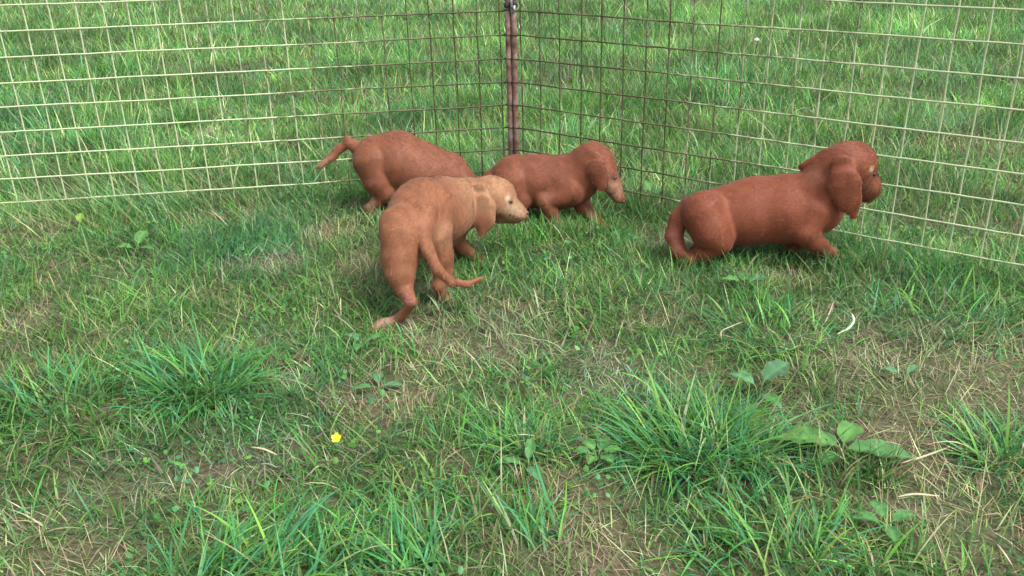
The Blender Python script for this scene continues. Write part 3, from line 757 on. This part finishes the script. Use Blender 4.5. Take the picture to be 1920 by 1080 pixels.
weed(1575, 868, 'largest broad leaved dock with wide leaves right of the largest tussock',
     [(165, .11, .060, 16, 30, .030, LB), (-14, .12, .056, 8, 22, .026, LG), (58, .085, .046, 18, 36, .03, LB), (215, .06, .036, 4, 20, .018, LG), (-38, .055, .034, 6, 30, .016, LG), (128, .05, .028, 20, 36, .026, LG)], 'dock', 'dock_plant')
weed(1420, 762, 'grey green weed with triangular leaves at the edge of the largest tussock',
     [(25, .07, .052, 38, 30, .055, GG), (140, .06, .035, 30, 45, .045, GG), (-60, .055, .03, 15, 40, .03, LG)])
weed(990, 905, 'weed with one upright pointed leaf below the small tussock',
     [(-75, .06, .022, 25, 30, .03, GG), (80, .05, .02, 45, 40, .03, LG), (185, .045, .02, 30, 40, .03, LG)])
weed(680, 650, 'small weed with rounded leaves below the paw of the front puppy',
     [(20, .04, .025, 25, 30, .02, LG), (140, .04, .024, 25, 30, .02, GG), (260, .035, .024, 15, 30, .02, LG)])
weed(710, 725, 'flat grey green weed between bare patches above the yellow flower',
     [(0, .045, .022, 10, 20, .015, GG), (100, .04, .022, 20, 20, .015, GG), (200, .045, .02, 15, 20, .015, LG)])
weed(1395, 555, 'pale weed with wide leaves below the crouching puppy',
     [(10, .055, .035, 30, 40, .03, GG), (170, .05, .035, 30, 40, .03, LB), (90, .04, .03, 35, 40, .03, LG)])
weed(260, 480, 'bright green broad leaved weed in the left turf below the fence',
     [(80, .06, .045, 45, 40, .04, LB), (190, .05, .035, 30, 40, .03, LB), (-20, .05, .03, 25, 40, .03, LG)])
weed(152, 440, 'weed with one yellow green leaf at the left below the fence',
     [(95, .035, .026, 60, 30, .035, (.14, .26, .03)), (200, .03, .015, 20, 40, .02, LG)])
weed(1120, 880, 'low clump of small rounded leaves in the middle foreground',
     [(a, .035, .024, 30, 40, .02, LB if a % 2 else LG) for a in (5, 62, 121, 180, 243, 302)])
weed(1690, 730, 'small pale leaved weed at the edge of the straw patch on the right',
     [(30, .04, .02, 30, 40, .02, GG), (150, .035, .02, 30, 40, .02, GG)])
weed(1660, 1000, 'low weed in the bottom right turf', [(a, .045, .028, 25, 40, .02, LG) for a in (15, 95, 170, 260)])
weed(1220, 380, 'broad leaved weed at the fence right of the head of the puppy by the post', [(100, .06, .03, 50, 50, .04, LB), (20, .05, .03, 40, 50, .03, LG), (200, .05, .03, 30, 50, .03, LG)])

# clover and small leaves, uncountable
def small_leaves(n, y0, y1, seed):
    x, y = scatter(n, y0, y1); keep = vnoise(x, y, .15, seed) + vnoise(x, y, .5, seed + 1) * .6 > .95; x, y = x[keep], y[keep]; n = len(x)
    z = height(x, y) + rng.uniform(.010, .032, n); fr = under_dog(x, y, z, z); k = fr > .02; x, y, z = x[k], y[k], z[k]; n = len(x)
    R = rng.uniform(.004, .0078, n)[:, None]; a = rng.uniform(0, 6.28, n)
    nrm = np.stack([rng.normal(0, .45, n), rng.normal(-.1, .45, n), np.ones(n)], 1); nrm /= np.linalg.norm(nrm, axis=1)[:, None]
    u = np.cross(nrm, np.stack([np.cos(a), np.sin(a), 0 * a], 1)); u /= np.linalg.norm(u, axis=1)[:, None]; v = np.cross(nrm, u)
    c = np.stack([x, y, z], 1); ring = [c + R * (math.cos(t) * u * 1.1 + math.sin(t) * v * .8) + nrm * R * .12 * math.cos(2 * t) for t in np.linspace(0, 2 * np.pi, 6, endpoint=False)]
    V = np.stack(ring, 1).reshape(-1, 3); b = np.arange(n)[:, None] * 6
    Q = np.concatenate([b + np.array([[0, 1, 2, 3]]), b + np.array([[0, 3, 4, 5]])])
    C = np.repeat(PAL[rng.integers(0, 4, n)] * rng.uniform(.6, 1.05, (n, 1)), 6, 0)
    o = mesh_np('clover', V, Q, M_LEAF, None, C, smooth=False); o['kind'] = 'stuff'; o['label'] = 'small round clover leaves in the turf'
small_leaves(16000, 1.0, 5.0, 91)

# ------------------------------------------------------------------ flowers, dry leaves and stalks
def plain(name, c, rough=.5):
    return noise_mat(name, tuple(np.array(c) * .9), tuple(np.minimum(np.array(c) * 1.08, 1)), 120, rough, 0, .1)
M_YEL = plain('yellow_petal', (.62, .52, .01), .5); M_YC = plain('yellow_centre', (.62, .45, .02)); M_WHT = plain('white_petal', (.78, .78, .72))
M_STEM = plain('green_stem', (.09, .18, .06)); M_DRY = plain('dry_leaf', (.36, .31, .21), .7)
M_PALE = plain('pale_dry_leaf', (.55, .53, .45), .7)
def petal(c, az, L, W, up):
    d = np.array([math.cos(az), math.sin(az), 0]); s = np.array([-d[1], d[0], 0]); V = []
    for t, w, h in ((.1, .25, 0), (.4, .8, .08), (.75, 1., .3), (1., .55, .5)):
        for f in (-1, 0, 1): V.append(c + d * L * t + s * W * .5 * w * f + np.array([0, 0, 1]) * L * (h * up + .12 * abs(f)))
    Q = np.array([[i * 3 + j, i * 3 + j + 1, i * 3 + j + 4, i * 3 + j + 3] for i in range(3) for j in range(2)])
    return np.array(V), Q
P = on_ground(634, 848); hd = at(631, 822, P[1] + .005)
t = thing('buttercup', 'small bright yellow buttercup flower in the turf at the lower left of the middle', 'flower', (P[0], P[1], 0))
V, F = tube(spline([[P[0], P[1], -.01], (P + hd) / 2 + [.004, 0, 0], hd], 8), .0011, 6); mesh_np('stem', local(t, V), F, M_STEM, t)
tiltm = np.array(Matrix.Rotation(math.radians(38), 3, 'X'))
for i in range(5):
    V, Q = petal(np.zeros(3), i * 2 * math.pi / 5 + .3, .0100, .0082, .75); mesh_np('petal', local(t, V @ tiltm.T + hd), Q, M_YEL, t)
V, F = sphere(hd + tiltm @ np.array([0, 0, .0018]), (.0026, .0026, .0022)); mesh_np('flower_centre', local(t, V), F, M_YC, t)

P = on_ground(1419, 88); hd = at(1419, 76, P[1])
t = thing('clover_flower', 'tiny white clover flower beyond the right fence panel', 'flower', (P[0], P[1], 0))
V, F = tube([[P[0], P[1], -.01], (P + hd) / 2, hd], .002, 6); mesh_np('stem', local(t, V), F, M_STEM, t)
pp = []
for i in range(26):
    a = i * 2.4; e_ = math.asin(min(1, (i + .5) / 26)); d = np.array([math.cos(a) * math.cos(e_), math.sin(a) * math.cos(e_), math.sin(e_)])
    pp.append(tube([hd, hd + d * .012, hd + d * .019], [.002, .004, .001], 5))
V, F = join(pp); mesh_np('flower_head', local(t, V), F, M_WHT, t)

def strip(name, label, cat, pix, W, mat=M_DRY, group=None, lift=.02):
    pts = []
    for (a, b, h) in pix:
        d = ray(a, b); pts.append(CAM + d * ((EYE - h) / -d[2]))
    pts = spline(pts, 10); T = np.gradient(pts, axis=0); T /= np.linalg.norm(T, axis=1)[:, None]
    s = np.cross(T, np.array([0, -.4, 1])); s /= np.linalg.norm(s, axis=1)[:, None]
    nn = np.cross(s, T)
    w = W * .34 * np.sin(np.pi * np.linspace(.08, .95, 10)) ** .6
    V = np.stack([pts - s * w[:, None], pts - nn * w[:, None] * .45, pts + s * w[:, None], pts + nn * w[:, None] * .12], 1).reshape(-1, 3)
    k = np.arange(4); k2 = (k + 1) % 4
    Q = np.concatenate([np.stack([i * 4 + k, i * 4 + k2, (i + 1) * 4 + k2, (i + 1) * 4 + k], 1) for i in range(9)] + [np.array([[3, 2, 1, 0], [36, 37, 38, 39]])])
    c = pts[0]; o = mesh_np(name, V - [c[0], c[1], 0], Q, mat); o.location = (c[0], c[1], 0); o['label'] = label; o['category'] = cat
    if group: o['group'] = group
strip('dry_leaf', 'whitish curled dry leaf below the front paws of the crouching puppy', 'dry leaf', [(1570, 626, .03), (1592, 614, .035), (1601, 600, .045), (1597, 588, .05)], .0095, M_PALE)
G = 'dry stalks lying on the turf'
strip('dry_stalk', 'bent dry stalk on the turf above the largest tussock', 'dry stalk', [(1354, 640, .02), (1352, 622, .035), (1368, 613, .04), (1392, 603, .04)], .005, group=G)
strip('dry_stalk', 'pinkish dry stalk left of the whitish curled leaf', 'dry stalk', [(1543, 610, .03), (1552, 594, .045), (1563, 566, .06)], .005, group=G)
strip('dry_stalk', 'forked dry stalk lying in the straw below the dock', 'dry stalk', [(1680, 932, .03), (1715, 926, .035), (1762, 930, .03)], .007, group=G)
strip('dry_stalk', 'long grey stalk lying in the straw right of the dock', 'dry stalk', [(1690, 868, .03), (1730, 856, .035), (1775, 840, .035)], .006, group=G)
strip('dry_stalk', 'pale stalk standing at the bottom right corner of the turf', 'dry stalk', [(1870, 1020, .04), (1885, 1040, .04), (1898, 1060, .03)], .005, group=G)
strip('dry_stalk', 'flat dry stalk on the olive patch left of the yellow flower', 'dry stalk', [(470, 838, .03), (495, 842, .035), (520, 853, .03)], .007, group=G)
strip('dry_stalk', 'long pale stalk slanting below the left fence panel', 'dry stalk', [(392, 392, .04), (408, 404, .05), (428, 424, .03)], .005, group=G)
strip('dry_stalk', 'pinkish stalk in front of the foreleg of the crouching puppy', 'dry stalk', [(1536, 500, .01), (1533, 462, .08), (1535, 430, .12)], .006, group=G)
